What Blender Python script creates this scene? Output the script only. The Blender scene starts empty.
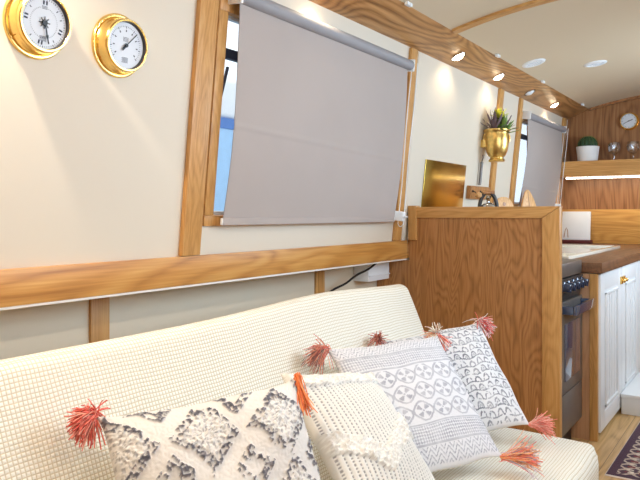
import bpy, bmesh, math, random
import numpy as np
from mathutils import Matrix, Vector, noise as mnoise
random.seed(7); rng = np.random.default_rng(11)
C = bpy.context.scene.collection
ZC = 1.25                      # eye height above the floor
PI = math.pi
R = math.radians

# ------------------------------------------------------------------ materials
def srgb(c):
    out = []
    for v in c[:3]:
        v /= 255.0
        out.append(v / 12.92 if v <= .04045 else ((v + .055) / 1.055) ** 2.4)
    return (*out, 1.0)

class NT:
    def __init__(s, name):
        s.m = bpy.data.materials.new(name); s.m.use_nodes = True
        s.t = s.m.node_tree; s.n = s.t.nodes; s.l = s.t.links
        s.b = s.n['Principled BSDF']
    def node(s, kind, **kw):
        n = s.n.new(kind)
        for k, v in kw.items():
            setattr(n, k, v)
        return n
    def link(s, a, b): s.l.new(a, b)
    def math(s, op, a, b=None, c=None):
        n = s.n.new('ShaderNodeMath'); n.operation = op
        for i, v in enumerate((a, b, c)):
            if v is None: continue
            if isinstance(v, (int, float)): n.inputs[i].default_value = v
            else: s.l.new(v, n.inputs[i])
        return n.outputs[0]
    def ramp(s, fac, stops):
        n = s.n.new('ShaderNodeValToRGB'); e = n.color_ramp.elements
        while len(e) < len(stops): e.new(.5)
        for el, (p, c) in zip(e, stops):
            el.position = p; el.color = c
        s.l.new(fac, n.inputs[0]); return n.outputs[0]
    def bump(s, h, strength=.2, dist=.002):
        n = s.n.new('ShaderNodeBump'); n.inputs['Strength'].default_value = strength
        n.inputs['Distance'].default_value = dist
        s.l.new(h, n.inputs['Height']); s.l.new(n.outputs[0], s.b.inputs['Normal'])

def plain(name, col, rough=.5, metal=0.0, noise=0.0, nscale=8.0, bump=0.0, bscale=200.0, spec=None, coat=0.0):
    t = NT(name)
    t.b.inputs['Base Color'].default_value = srgb(col)
    t.b.inputs['Roughness'].default_value = rough
    t.b.inputs['Metallic'].default_value = metal
    if spec is not None: t.b.inputs['Specular IOR Level'].default_value = spec
    if coat: t.b.inputs['Coat Weight'].default_value = coat
    tc = t.node('ShaderNodeTexCoord')
    if noise:
        n = t.node('ShaderNodeTexNoise'); n.inputs['Scale'].default_value = nscale; n.inputs['Detail'].default_value = 4
        t.link(tc.outputs['Object'], n.inputs['Vector'])
        lo = tuple(max(0, c * (1 - noise)) for c in col); hi = tuple(min(255, c * (1 + noise)) for c in col)
        t.link(t.ramp(n.outputs[0], [(.3, srgb(lo)), (.7, srgb(hi))]), t.b.inputs['Base Color'])
    if bump:
        n = t.node('ShaderNodeTexNoise'); n.inputs['Scale'].default_value = bscale; n.inputs['Detail'].default_value = 3
        t.link(tc.outputs['Object'], n.inputs['Vector'])
        t.bump(n.outputs[0], bump, .002)
    return t.m

def wood(name, dark, mid, light, axis, across=22.0, along=1.4, rough=.38, cath=.5, rings=34.0, planks=None):
    """oak: contour lines of stretched noise give the cathedral figure, fine streaks the pores"""
    t = NT(name)
    tc = t.node('ShaderNodeTexCoord')
    def mapped(a, l):
        mp = t.node('ShaderNodeMapping')
        sc = [a, a, a]; sc['XYZ'.index(axis)] = l
        mp.inputs['Scale'].default_value = sc
        t.link(tc.outputs['Object'], mp.inputs['Vector'])
        return mp.outputs[0]
    def noi(v, scale, det, dist=0.0, rough_=.55):
        n = t.node('ShaderNodeTexNoise'); n.inputs['Scale'].default_value = scale
        n.inputs['Detail'].default_value = det; n.inputs['Distortion'].default_value = dist
        n.inputs['Roughness'].default_value = rough_
        t.link(v, n.inputs['Vector']); return n.outputs[0]
    n0 = noi(mapped(across * .22, along * .55), 1.0, 2.0, .25)
    nj = noi(mapped(across * 4, along * 3), 1.0, 2.0)
    con = t.math('SINE', t.math('ADD', t.math('MULTIPLY', n0, rings * 5.5), t.math('MULTIPLY', nj, 2.4)))
    con = t.math('POWER', t.math('MULTIPLY_ADD', con, .5, .5), .6)
    n1 = noi(mapped(across * 2.2, along), 1.0, 7.0, .5, .62)
    n2 = noi(mapped(across * 9, along * 5), 1.0, 3.0)
    v = t.math('ADD', t.math('MULTIPLY', con, cath * .5), t.math('MULTIPLY', n1, 1.0 - cath * .5))
    v = t.math('ADD', v, t.math('MULTIPLY', t.math('SUBTRACT', n2, .5), .5))
    colr = t.ramp(v, [(.18, srgb(dark)), (.52, srgb(mid)), (.88, srgb(light))])
    if planks:
        ax, width, gapc = planks
        sep = t.node('ShaderNodeSeparateXYZ'); t.link(tc.outputs['Object'], sep.inputs[0])
        fr = t.math('FRACT', t.math('MULTIPLY', sep.outputs['XYZ'.index(ax)], 1 / width))
        gap = t.math('LESS_THAN', fr, .02)
        mx = t.node('ShaderNodeMix', data_type='RGBA'); t.link(gap, mx.inputs[0])
        t.link(colr, mx.inputs[6]); mx.inputs[7].default_value = srgb(gapc); colr = mx.outputs[2]
    t.link(colr, t.b.inputs['Base Color'])
    t.b.inputs['Roughness'].default_value = rough
    t.bump(n2, .08, .001)
    return t.m

def attr_mat(name, rough=.9, bump=.3, bscale=600.0, sheen=.2):
    t = NT(name)
    a = t.node('ShaderNodeAttribute'); a.attribute_name = 'Col'
    tc = t.node('ShaderNodeTexCoord')
    n = t.node('ShaderNodeTexNoise'); n.inputs['Scale'].default_value = bscale; n.inputs['Detail'].default_value = 2
    t.link(tc.outputs['Object'], n.inputs['Vector'])
    t.link(a.outputs['Color'], t.b.inputs['Base Color'])
    t.b.inputs['Roughness'].default_value = rough
    t.b.inputs['Specular IOR Level'].default_value = .15
    t.b.inputs['Sheen Weight'].default_value = sheen
    if bump: t.bump(n.outputs[0], bump, .001)
    return t.m

def emit(name, col, strength):
    t = NT(name)
    t.b.inputs['Base Color'].default_value = srgb(col)
    t.b.inputs['Emission Color'].default_value = srgb(col)
    t.b.inputs['Emission Strength'].default_value = strength
    return t.m

def glass_mat(name, tint=(255, 255, 255), rough=0.0, base=.04):
    """thin pane: clear with a sheen"""
    t = NT(name)
    tr = t.node('ShaderNodeBsdfTransparent'); tr.inputs[0].default_value = srgb(tint)
    gl = t.node('ShaderNodeBsdfGlossy'); gl.inputs['Roughness'].default_value = rough
    fr = t.node('ShaderNodeLayerWeight'); fr.inputs[0].default_value = .5
    fc = t.math('MULTIPLY_ADD', t.math('POWER', fr.outputs['Facing'], 4.0), .5, base)
    mx = t.node('ShaderNodeMixShader')
    t.link(fc, mx.inputs[0]); t.link(tr.outputs[0], mx.inputs[1]); t.link(gl.outputs[0], mx.inputs[2])
    t.link(mx.outputs[0], t.n['Material Output'].inputs[0])
    return t.m

def waffle_mat():
    """cream waffle-weave sofa cover; UVs are in metres"""
    t = NT('waffle_cover')
    uv = t.node('ShaderNodeUVMap'); sep = t.node('ShaderNodeSeparateXYZ'); t.link(uv.outputs[0], sep.inputs[0])
    tc = t.node('ShaderNodeTexCoord')
    nz = t.node('ShaderNodeTexNoise'); nz.inputs['Scale'].default_value = 6.0; nz.inputs['Detail'].default_value = 1
    t.link(tc.outputs['Object'], nz.inputs['Vector'])
    w = t.math('MULTIPLY', t.math('SUBTRACT', nz.outputs[0], .5), .012)
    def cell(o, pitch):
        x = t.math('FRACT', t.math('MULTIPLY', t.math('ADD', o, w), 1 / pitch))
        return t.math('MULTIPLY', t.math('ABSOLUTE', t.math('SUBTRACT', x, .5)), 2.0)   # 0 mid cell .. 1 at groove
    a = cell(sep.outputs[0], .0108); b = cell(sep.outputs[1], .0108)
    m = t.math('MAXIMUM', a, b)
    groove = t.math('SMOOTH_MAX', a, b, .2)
    t.link(t.ramp(m, [(.5, srgb((246, 243, 234))), (.70, srgb((240, 234, 220))), (.95, srgb((206, 193, 168)))]), t.b.inputs['Base Color'])  # grooves coloured darker, shade of the weave recesses put into the cloth colour
    t.b.inputs['Roughness'].default_value = .95; t.b.inputs['Specular IOR Level'].default_value = .1
    h = t.math('SUBTRACT', 1.0, groove)
    t.bump(h, .4, .004)
    return t.m

OAK = dict(dark=(168, 116, 60), mid=(200, 147, 84), light=(220, 172, 110), cath=.35)
M = {}
M['wall'] = plain('cream_paint', (222, 211, 194), .55, bump=.05, bscale=60)
M['hull'] = plain('cream_hull_paint', (226, 213, 190), .6, bump=.05, bscale=60)
M['ceiling'] = plain('ceiling_paint', (212, 195, 168), .5, bump=.03, bscale=40)
M['white_trim'] = plain('white_trim_paint', (240, 236, 228), .5, noise=.01)
for ax in 'XYZ':
    M['oak' + ax] = wood('oak_' + ax.lower(), axis=ax, **OAK)
M['gunwale'] = wood('gunwale_oak', (164, 106, 48), (199, 140, 70), (220, 168, 96), 'X', across=16, along=1.0, cath=.6, rings=24)
M['upstand'] = wood('upstand_oak', (182, 124, 60), (206, 150, 78), (226, 178, 104), 'Y', across=16, along=1.0, cath=.5)
M['beam'] = wood('beam_oak', (124, 80, 42), (172, 122, 70), (206, 158, 104), 'X', across=11, along=.9, cath=.8, rings=30)
M['panel'] = wood('partition_veneer', (132, 86, 46), (170, 115, 64), (190, 136, 84), 'Z', across=26, along=2.0, cath=.6, rings=30)
M['walnut'] = wood('far_wall_veneer', (112, 72, 44), (158, 108, 68), (186, 136, 92), 'Z', across=14, along=.8, cath=.5, rings=24)
M['worktop'] = wood('dark_worktop', (84, 54, 34), (122, 82, 54), (156, 110, 76), 'X', across=16, along=1.0, cath=.4)
M['floor'] = wood('floor_oak', (164, 120, 70), (206, 164, 108), (228, 190, 138), 'X', across=12, along=.8, cath=.5, planks=('Y', .14, (120, 80, 44)))
M['endpanel'] = wood('cabinet_side_veneer', (158, 110, 74), (184, 136, 98), (198, 152, 114), 'Z', across=12, along=1, cath=.3)
M['board'] = wood('board_wood', (196, 140, 84), (226, 174, 116), (240, 200, 146), 'Z', across=30, along=3, cath=.5)
M['brass'] = plain('polished_brass', (240, 202, 122), .2, 1.0, noise=.05, nscale=30)
M['brass_sheet'] = plain('brass_sheet_metal', (206, 176, 90), .16, 1.0, noise=.05, nscale=4, bump=.03, bscale=5)
M['brass_urn'] = plain('hammered_brass', (226, 188, 112), .32, 1.0, noise=.1, nscale=40, bump=.4, bscale=90)
M['dial'] = plain('dial_white', (226, 230, 238), .4, noise=.01)
M['black'] = plain('black_enamel', (22, 22, 26), .4, noise=.05)
M['darkgrey'] = plain('dark_grey_metal', (62, 58, 58), .35, .3, noise=.05)
M['ink'] = plain('dial_ink', (40, 46, 70), .5, noise=.05)
M['blind'] = plain('blind_fabric', (178, 167, 162), .85, noise=.012, nscale=3, bump=.12, bscale=900, spec=.15)
M['roller'] = plain('roller_grey', (150, 148, 152), .55, noise=.02)
M['plastic'] = plain('white_plastic', (236, 238, 240), .35, noise=.01)
M['white_cab'] = plain('white_cabinet_paint', (236, 236, 236), .4, noise=.008, nscale=3)
M['chrome'] = plain('chrome', (205, 205, 208), .15, 1.0, noise=.02)
M['steel'] = plain('grey_cooker_steel', (124, 118, 114), .35, .6, noise=.05)
M['knob'] = plain('blue_black_knob', (52, 62, 86), .25, .1, noise=.05, coat=.5)
M['ovenglass'] = plain('oven_glass', (70, 84, 110), .06, .2, noise=.03, coat=1.0)
M['ceramic'] = plain('cream_ceramic', (240, 234, 220), .2, noise=.01, coat=.5)
M['pot'] = plain('white_pot', (238, 238, 238), .4, noise=.01)
M['cactus'] = plain('cactus_green', (46, 72, 44), .6, noise=.25, nscale=60, bump=.5, bscale=160)
M['leaf'] = plain('leaf_green', (110, 140, 66), .5, noise=.2, nscale=30)
M['leaf_yellow'] = plain('leaf_yellow_green', (206, 206, 70), .5, noise=.15, nscale=30)
M['leaf_purple'] = plain('leaf_purple', (104, 84, 88), .5, noise=.2, nscale=30)
M['soil'] = plain('soil', (70, 52, 40), .9, noise=.2)
M['cord'] = plain('cord_black', (30, 26, 24), .6, noise=.05)
M['red'] = plain('dark_red_plastic', (92, 34, 34), .5, noise=.05)
M['bulb'] = emit('lamp_glow', (255, 232, 196), 22.0)
M['led'] = emit('led_glow', (255, 244, 220), 7.0)
M['pane'] = glass_mat('window_pane')
M['pane_blue'] = glass_mat('tinted_lower_pane', (190, 220, 250))
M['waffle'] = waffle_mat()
M['textile'] = attr_mat('cushion_textile')
M['yarn'] = attr_mat('tassel_yarn', bump=0, sheen=.3)
M['rugm'] = attr_mat('rug_pile', bscale=900)
M['crystal'] = glass_mat('cut_crystal', (250, 250, 252), .06, .26)

# ------------------------------------------------------------------ objects
WM = {}                                   # world matrix of each empty
LEAN = R(5.8)
WL = Matrix.Translation((0, 1.70, ZC - .145)) @ Matrix.Rotation(LEAN, 4, 'X')   # leaning cabin side: x along, y outward, z up the slope

def props(o, label=None, cat=None, group=None, kind=None):
    if label: o['label'] = label
    if cat: o['category'] = cat
    if group: o['group'] = group
    if kind: o['kind'] = kind
    return o

def thing(name, label, cat, loc=(0, 0, 0), mat=None, group=None, kind=None):
    o = bpy.data.objects.new(name, None); C.objects.link(o)
    m = Matrix.Translation(loc) if mat is None else mat
    o.matrix_world = m; o.empty_display_size = .05
    WM[o.name] = m.copy()
    return props(o, label, cat, group, kind)

def wallmat(u, w, n=0.0):
    return WL @ Matrix.Translation((u, n, w))

class MB:
    """collects shapes in one bmesh (coordinates pass through self.T to world)"""
    def __init__(s, T=None):
        s.bm = bmesh.new(); s.T = T or Matrix.Identity(4)
    def box(s, x0, x1, y0, y1, z0, z1, bev=0.0, seg=2, rot=None):
        r = bmesh.ops.create_cube(s.bm, size=1.0)
        vs = r['verts']
        for v in vs:
            v.co = Vector(((x0 + x1) / 2 + v.co.x * (x1 - x0), (y0 + y1) / 2 + v.co.y * (y1 - y0), (z0 + z1) / 2 + v.co.z * (z1 - z0)))
        if rot:
            for v in vs: v.co = rot @ v.co
        if bev:
            es = list({e for v in vs for e in v.link_edges})
            bmesh.ops.bevel(s.bm, geom=es, offset=bev, segments=seg, affect='EDGES', profile=.6)
        return s
    def prism(s, poly, axis, a0, a1, bev=0.0):
        """extrude polygon [(p,q)] along axis; (p,q) are the two other axes in order"""
        def co(p, q, a):
            return {'X': (a, p, q), 'Y': (p, a, q), 'Z': (p, q, a)}[axis]
        A = [s.bm.verts.new(co(p, q, a0)) for p, q in poly]
        B = [s.bm.verts.new(co(p, q, a1)) for p, q in poly]
        n = len(poly); fs = [s.bm.faces.new(A), s.bm.faces.new(B[::-1])]
        for i in range(n):
            fs.append(s.bm.faces.new((A[i], B[i], B[(i + 1) % n], A[(i + 1) % n])))
        bmesh.ops.recalc_face_normals(s.bm, faces=fs)
        if bev:
            es = list({e for f in fs for e in f.edges})
            bmesh.ops.bevel(s.bm, geom=es, offset=bev, segments=2, affect='EDGES', profile=.6)
        return s
    def lathe(s, prof, T=None, n=48, cap=False):
        """prof [(r, h)] about local z, then matrix T"""
        T = T or Matrix.Identity(4); rings = []
        for r, h in prof:
            if r < 1e-6: rings.append([s.bm.verts.new(T @ Vector((0, 0, h)))])
            else: rings.append([s.bm.verts.new(T @ Vector((r * math.cos(2 * PI * k / n), r * math.sin(2 * PI * k / n), h))) for k in range(n)])
        fs = []
        for a, b in zip(rings, rings[1:]):
            if len(a) == 1 and len(b) == 1: continue
            for k in range(n):
                j = (k + 1) % n
                if len(a) == 1: fs.append(s.bm.faces.new((a[0], b[j], b[k])))
                elif len(b) == 1: fs.append(s.bm.faces.new((a[k], a[j], b[0])))
                else: fs.append(s.bm.faces.new((a[k], a[j], b[j], b[k])))
        bmesh.ops.recalc_face_normals(s.bm, faces=fs)
        return s
    def tube(s, pts, r, n=8, taper=None, closed=False):
        pts = [Vector(p) for p in pts]; rings = []
        m = len(pts); up = Vector((.13, .31, .94))
        for i, p in enumerate(pts):
            if closed: d = pts[(i + 1) % m] - pts[i - 1]
            else: d = pts[min(i + 1, m - 1)] - pts[max(i - 1, 0)]
            d.normalize()
            a = d.cross(up)
            if a.length < 1e-3: a = d.cross(Vector((1, 0, 0)))
            a.normalize(); b = d.cross(a)
            rr = r if taper is None else r * taper[i]
            rings.append([s.bm.verts.new(p + a * rr * math.cos(2 * PI * k / n) + b * rr * math.sin(2 * PI * k / n)) for k in range(n)])
        pairs = list(zip(rings, rings[1:])) + ([(rings[-1], rings[0])] if closed else [])
        fs = []
        for a, b in pairs:
            for k in range(n):
                fs.append(s.bm.faces.new((a[k], a[(k + 1) % n], b[(k + 1) % n], b[k])))
        if not closed:
            fs.append(s.bm.faces.new(rings[0][::-1])); fs.append(s.bm.faces.new(rings[-1]))
        bmesh.ops.recalc_face_normals(s.bm, faces=fs)
        return s
    def sphere(s, c, r, seg=16, sc=(1, 1, 1)):
        rr = bmesh.ops.create_uvsphere(s.bm, u_segments=seg, v_segments=max(6, seg // 2), radius=r)
        for v in rr['verts']:
            v.co = Vector(c) + Vector((v.co.x * sc[0], v.co.y * sc[1], v.co.z * sc[2]))
        return s
    def grid(s, fn, nu, nv):
        V = [[s.bm.verts.new(fn(i / nu, j / nv)) for i in range(nu + 1)] for j in range(nv + 1)]
        for j in range(nv):
            for i in range(nu):
                s.bm.faces.new((V[j][i], V[j][i + 1], V[j + 1][i + 1], V[j + 1][i]))
        return s
    def build(s, name, mat, parent=None, label=None, cat=None, group=None, kind=None, smooth=38, base=None, keep=None):
        """parent: an empty/part -> child in its frame; base: origin (world point or matrix) for a top-level mesh"""
        bm = s.bm; bm.transform(s.T)
        root = None
        if parent is not None:
            Mw = WM[parent.name]; bm.transform(Mw.inverted())
        elif base is not None:
            Mw = base if isinstance(base, Matrix) else Matrix.Translation(base)
            bm.transform(Mw.inverted())
        else: Mw = Matrix.Identity(4)
        me = bpy.data.meshes.new(name); bm.to_mesh(me); bm.free()
        if smooth:
            me.polygons.foreach_set('use_smooth', [True] * len(me.polygons))
            me.set_sharp_from_angle(angle=R(smooth))
        me.materials.append(M[mat] if isinstance(mat, str) else mat)
        o = bpy.data.objects.new(name, me); C.objects.link(o)
        if parent is not None: o.parent = parent
        else: o.matrix_world = Mw
        WM[o.name] = Mw.copy()
        return props(o, label, cat, group, kind)

def struct(mb, name, mat, **kw):
    return mb.build(name, mat, kind='structure', **kw)

# ------------------------------------------------------------------ room shell
def ceil_z(y):
    d = 1.4 - y
    return ZC + .97 + .258 * d - .172 * d * d
X0, X1 = -1.2, 6.6
struct(MB().box(X0 - .05, X1 + .05, -.72, 1.98, -.06, 0), 'floor', 'floor')
# ceiling: cambered sheet with thickness
cb = MB(); NY = 28; ya, yb = 1.44, -.14
top = [(ya + (yb - ya) * i / NY) for i in range(NY + 1)]
poly = [(y, ceil_z(y)) for y in top] + [(y, ceil_z(y) + .04) for y in top[::-1]]
cb.prism(poly, 'X', X0 - .05, X1 + .05)
struct(cb, 'ceiling', 'ceiling')
# left cabin side, leaning inward, with two window openings
W1 = (1.80, 3.22, .115, .915); W2 = (5.20, 6.34, .20, .925)
wl = MB(WL); n0, n1 = 0.0, .05
us = [X0 - .05, W1[0], W1[1], W2[0], W2[1], X1 + .05]
for i in range(5):
    if i in (1, 3):
        w = W1 if i == 1 else W2
        wl.box(us[i], us[i + 1], n0, n1, -.02, w[2]); wl.box(us[i], us[i + 1], n0, n1, w[3], 1.12)
    else: wl.box(us[i], us[i + 1], n0, n1, -.02, 1.12)
bmesh.ops.remove_doubles(wl.bm, verts=wl.bm.verts, dist=1e-5)
struct(wl, 'wall_left', 'wall', smooth=0)
struct(MB().box(X0 - .05, X1 + .05, 1.885, 1.93, 0, ZC - .245), 'wall_left_lower', 'hull')
# right cabin side, mirrored, with two window openings that let the day in
WR = Matrix.Translation((0, -.40, ZC - .145)) @ Matrix.Rotation(-LEAN, 4, 'X')
RW = [(-.3, .9), (1.7, 3.1), (4.3, 5.5)]
wr = MB(WR); us = [X0 - .05] + [v for p in RW for v in p] + [X1 + .05]
for i in range(len(us) - 1):
    if i % 2:
        wr.box(us[i], us[i + 1], -.05, 0, -.02, .13); wr.box(us[i], us[i + 1], -.05, 0, .90, 1.12)
    else: wr.box(us[i], us[i + 1], -.05, 0, -.02, 1.12)
struct(wr, 'wall_right', 'wall', smooth=0)
struct(MB().box(X0 - .05, X1 + .05, -.66, -.60, 0, ZC - .245), 'wall_right_lower', 'hull')
struct(MB().box(X0 - .05, X1 + .05, -.62, -.39, ZC - .245, ZC - .147, .004), 'trim_1', 'gunwale')
for k, (a, b) in enumerate(RW):
    f = MB(WR)
    f.box(a, b, -.04, .01, .13, .17, .003); f.box(a, b, -.04, .01, .86, .90, .003)
    f.box(a, a + .04, -.04, .01, .17, .86, .003); f.box(b - .04, b, -.04, .01, .17, .86, .003)
    fr = struct(f, 'window_%d' % (k + 3), 'oakX')
    MB(WR).box(a + .04, b - .04, -.032, -.028, .17, .86).build('glass', 'pane', fr)
struct(MB().box(X1, X1 + .05, -.72, 1.98, 0, ZC + 1.12), 'wall_far', 'walnut')
struct(MB().box(X0 - .05, X0, -.72, 1.98, 0, ZC + 1.12), 'wall_back', 'wall')

# long oak cornice under the ceiling (holds the downlights), left and right
struct(MB().prism([(1.603, ZC + .88), (1.398, ZC + .972), (1.398, ZC + 1.03), (1.64, ZC + 1.03)], 'X', X0, X1, .003), 'trim_2', 'beam')
struct(MB().prism([(-.303, ZC + .88), (-.34, ZC + 1.03), (-.098, ZC + 1.03), (-.098, ZC + .972)], 'X', X0, X1, .003), 'trim_3', 'beam')
# gunwale board with its white under-edge
struct(MB().box(X0, 3.408, 1.682, 1.70, ZC - .246, ZC - .146, .003), 'trim_4', 'gunwale')
struct(MB().box(X0, 3.408, 1.686, 1.885, ZC - .254, ZC - .246, .002), 'trim_5', 'white_trim')
struct(MB().box(3.45, X1, 1.682, 1.885, ZC - .246, ZC - .146, .003), 'trim_6', 'gunwale')
# battens on the cabin side
struct(MB(WL).box(1.676, 1.764, -.02, 0, .002, 1.03, .003), 'trim_7', 'oakZ')
struct(MB(WL).box(3.252, 3.324, -.02, 0, .002, 1.03, .003), 'trim_8', 'oakZ')
struct(MB(WL).box(3.355, 3.385, -.010, 0, .002, 1.03, .003), 'trim_9', 'wall')
struct(MB(WL).box(4.655, 4.735, -.02, 0, .002, 1.03, .003), 'trim_10', 'oakZ')
struct(MB(WL).box(6.40, 6.50, -.02, 0, .002, 1.03, .003), 'trim_11', 'oakZ')
struct(MB(WL).box(5.12, 5.18, -.02, 0, .002, 1.03, .003), 'trim_12', 'oakZ')
# ribs on the hull below the gunwale
for k, x in enumerate((1.452, 2.785)):
    struct(MB().box(x, x + .075, 1.872, 1.885, 0, ZC - .255, .002), 'trim_%d' % (13 + k), 'oakZ')
# roof batten, bent to the camber
rb = MB(); ys = [1.398 + (-.09 - 1.398) * i / 20 for i in range(21)]
rb.prism([(y, ceil_z(y) - .014) for y in ys] + [(y, ceil_z(y) + .002) for y in ys[::-1]], 'X', 3.355, 3.415)
struct(rb, 'trim_15', 'oakY')
rb = MB(); rb.prism([(y, ceil_z(y) - .02) for y in ys] + [(y, ceil_z(y) + .002) for y in ys[::-1]], 'X', 6.565, 6.60)
struct(rb, 'trim_16', 'walnut')

# ------------------------------------------------------------------ windows on the left
def left_window(name, u0, u1, w0, w1, bar=.062):
    f = MB(WL)
    f.box(u0 - .02, u1 + .02, -.012, .045, w0 - .012, w0 + bar - .02, .003)
    f.box(u0 - .02, u1 + .02, -.012, .045, w1 - .05, w1 + .01, .003)
    f.box(u0 - .02, u0 + bar - .02, -.012, .045, w0 + bar - .02, w1 - .05, .003)
    f.box(u1 - bar + .02, u1 + .02, -.012, .045, w0 + bar - .02, w1 - .05, .003)
    o = struct(f, name, 'oakZ')
    a, b, c, d = u0 + bar - .02, u1 - bar + .02, w0 + bar - .02, w1 - .05
    s = MB(WL)
    for q in ((a, a + .012, c, d), (b - .012, b, c, d), (a, b, c, c + .012), (a, b, d - .012, d)):
        s.box(q[0], q[1], .022, .045, q[2], q[3])
    s.build('metal_sash', 'plastic', o)
    h = c + (d - c) * .72
    MB(WL).box(a, b, .018, .045, h + .05, h + .085).build('hopper_bar', 'ink', o)
    MB(WL).box(a + .012, b - .012, .032, .035, c + .012, h + .05).build('lower_glass', 'pane', o)
    MB(WL).box(a + .012, b - .012, .032, .035, h + .085, d - .012).build('upper_glass', 'pane', o)
    st = MB(WL); st.tube([(a + .02, .024, h - .13), (a + .055, .024, h + .02)], .006, 6)
    st.build('window_stay', 'ink', o)
    return o
left_window('window_1', *W1, bar=.046)
left_window('window_2', *W2, bar=.046)

def roller_blind(label, u0, u1, w0, w1, seed):
    """fabric hangs along the leaning wall, roller tube on top, chain on the right"""
    T = wallmat((u0 + u1) / 2, w0)
    o = thing('roller_blind', label, 'blind', mat=T)
    n = -.046; nu, nw = 60, 110; th = .0012
    def fn(side):
        def f(a, b):
            u = u0 + (u1 - u0) * a; w = w0 + (w1 - w0) * b
            d = -.020 * math.sin(PI * min(1, max(0, b)) ) + .0035 * mnoise.noise((u * 2.2, w * 1.5, seed)) + .002 * math.sin(w * 9 + u)
            return Vector((u, n + d - .0022 * math.exp(-((w - .47 + .03 * (u - 1.8)) / .008) ** 2) + side * th, w))
        return f
    mb = MB(WL); mb.grid(fn(-1), nu, nw); mb.grid(fn(1), nu, nw)
    mb.build('fabric', 'blind', o)
    hb = MB(WL); hb.box(u0 - .002, u1 + .002, n - .006, n + .006, w0 - .002, w0 + .026, .004)
    hem = hb.build('bottom_bar', 'blind', o)
    ec = MB(WL); ec.box(u0 - .006, u0 - .002, n - .005, n + .005, w0, w0 + .024, .001); ec.build('end_cap', 'plastic', hem)
    ec = MB(WL); ec.box(u1 + .002, u1 + .006, n - .005, n + .005, w0, w0 + .024, .001); ec.build('end_cap', 'plastic', hem)
    r = MB(WL)
    Tr = Matrix.Translation((u0 - .01, -.052, w1 + .007)) @ Matrix.Rotation(PI / 2, 4, 'Y')
    r.lathe([(0, 0), (.026, 0), (.026, u1 - u0 + .03), (0, u1 - u0 + .03)], Tr, 32)
    r.build('roller_tube', 'roller', o)
    for x in (u0 - .022, u1 + .021):
        b = MB(WL); b.box(x, x + .012, -.075, 0.0, w1 - .024, w1 + .038, .004); b.build('bracket', 'plastic', o)
    c = MB(WL); pts = []
    x = u1 + .040; lo = w0 - .01; hi = w1 + .02
    for k in range(40): pts.append((x + .006 * math.sin(k * .2), -.085, hi - (hi - lo) * k / 39))
    for k in range(9): pts.append((x + .0, -.085 + .03 * (k + 1) / 10, lo - .015 * math.sin(PI * (k + 1) / 10)))
    for k in range(40): pts.append((x + .006 * math.sin(k * .17), -.055, lo + (hi - lo) * k / 39))
    c.tube(pts, .0022, 6); c.build('pull_chain', 'plastic', o)
    cl = MB(WL); cl.box(x - .022, x + .014, -.09, -.02, w0 + .005, w0 + .055, .006); cl.tube([(x - .02, -.09, w0 + .03), (x - .02, -.10, w0 + .03), (x + .012, -.10, w0 + .03), (x + .012, -.09, w0 + .03)], .004, 6)
    cl.build('chain_clip', 'plastic', o)
    return o
roller_blind('large grey-mauve roller blind pulled down over the near window above the sofa', 1.838, 3.158, .111, .915, 1.0)
roller_blind('smaller grey roller blind pulled down over the far galley window beside the shelf', 5.235, 6.27, .19, .905, 5.0)

# ------------------------------------------------------------------ downlights in the cornice
fdir = Vector((0, -.092, -.205)).normalized()          # outward normal of the cornice face (down and into the cabin)
def on_beam(x, a=.42):
    y = 1.603 + (1.398 - 1.603) * a; z = ZC + .88 + .092 * a
    return Vector((x, y, z))
face_n = Vector((0, -.092, -.2047)).normalized()
fq = face_n.to_track_quat('Z', 'Y').to_matrix().to_4x4()
LX = [-.45, .80, 2.34, 3.74, 4.44, 5.14, 5.84]
names = {3.74: 'round cornice downlight nearest the big window, above the brass sheet',
         4.44: 'round cornice downlight above the brass urn, second in the row',
         5.14: 'unlit round cornice downlight between the urn and the far window',
         5.84: 'round cornice downlight at the far end, above the far blind'}
for x in LX:
    p = on_beam(x, .40)
    T = Matrix.Translation(p) @ fq
    o = thing('downlight', names.get(x, 'round cornice downlight along the sofa wall, outside the picture'), 'downlight', mat=T,
              group='downlights in the oak cornice')
    mb = MB(T); mb.lathe([(.034, .0), (.044, .0), (.046, .003), (.043, .006), (.037, .006), (.034, .001)], None, 28)
    mb.build('bezel', 'chrome', o)
    on = x != 5.14
    mb = MB(T); mb.lathe([(0, .020), (.014, .018), (.028, .010), (.035, .002), (.035, 0)], None, 24)
    mb.build('lens', 'bulb' if on else 'plastic', o)
    if on:
        L = bpy.data.lights.new('downlight_lamp', 'SPOT'); L.energy = 55.0 if x == .80 else 3.0; L.color = (1, .86, .68) if x == .80 else (1, .82, .58)
        L.spot_size = R(150); L.spot_blend = .7; L.shadow_soft_size = .022
        lo = bpy.data.objects.new('downlight_lamp', L); C.objects.link(lo)
        lo.parent = o; lo.location = (0, 0, .030)
        # wide warm wash, straight down
        lo.rotation_euler = (fq.to_3x3().inverted() @ Vector((0, 0, -1))).to_track_quat('-Z', 'Y').to_euler()
fr_n = Vector((0, .092, -.2047)).normalized().to_track_quat('Z', 'Y').to_matrix().to_4x4()
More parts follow.
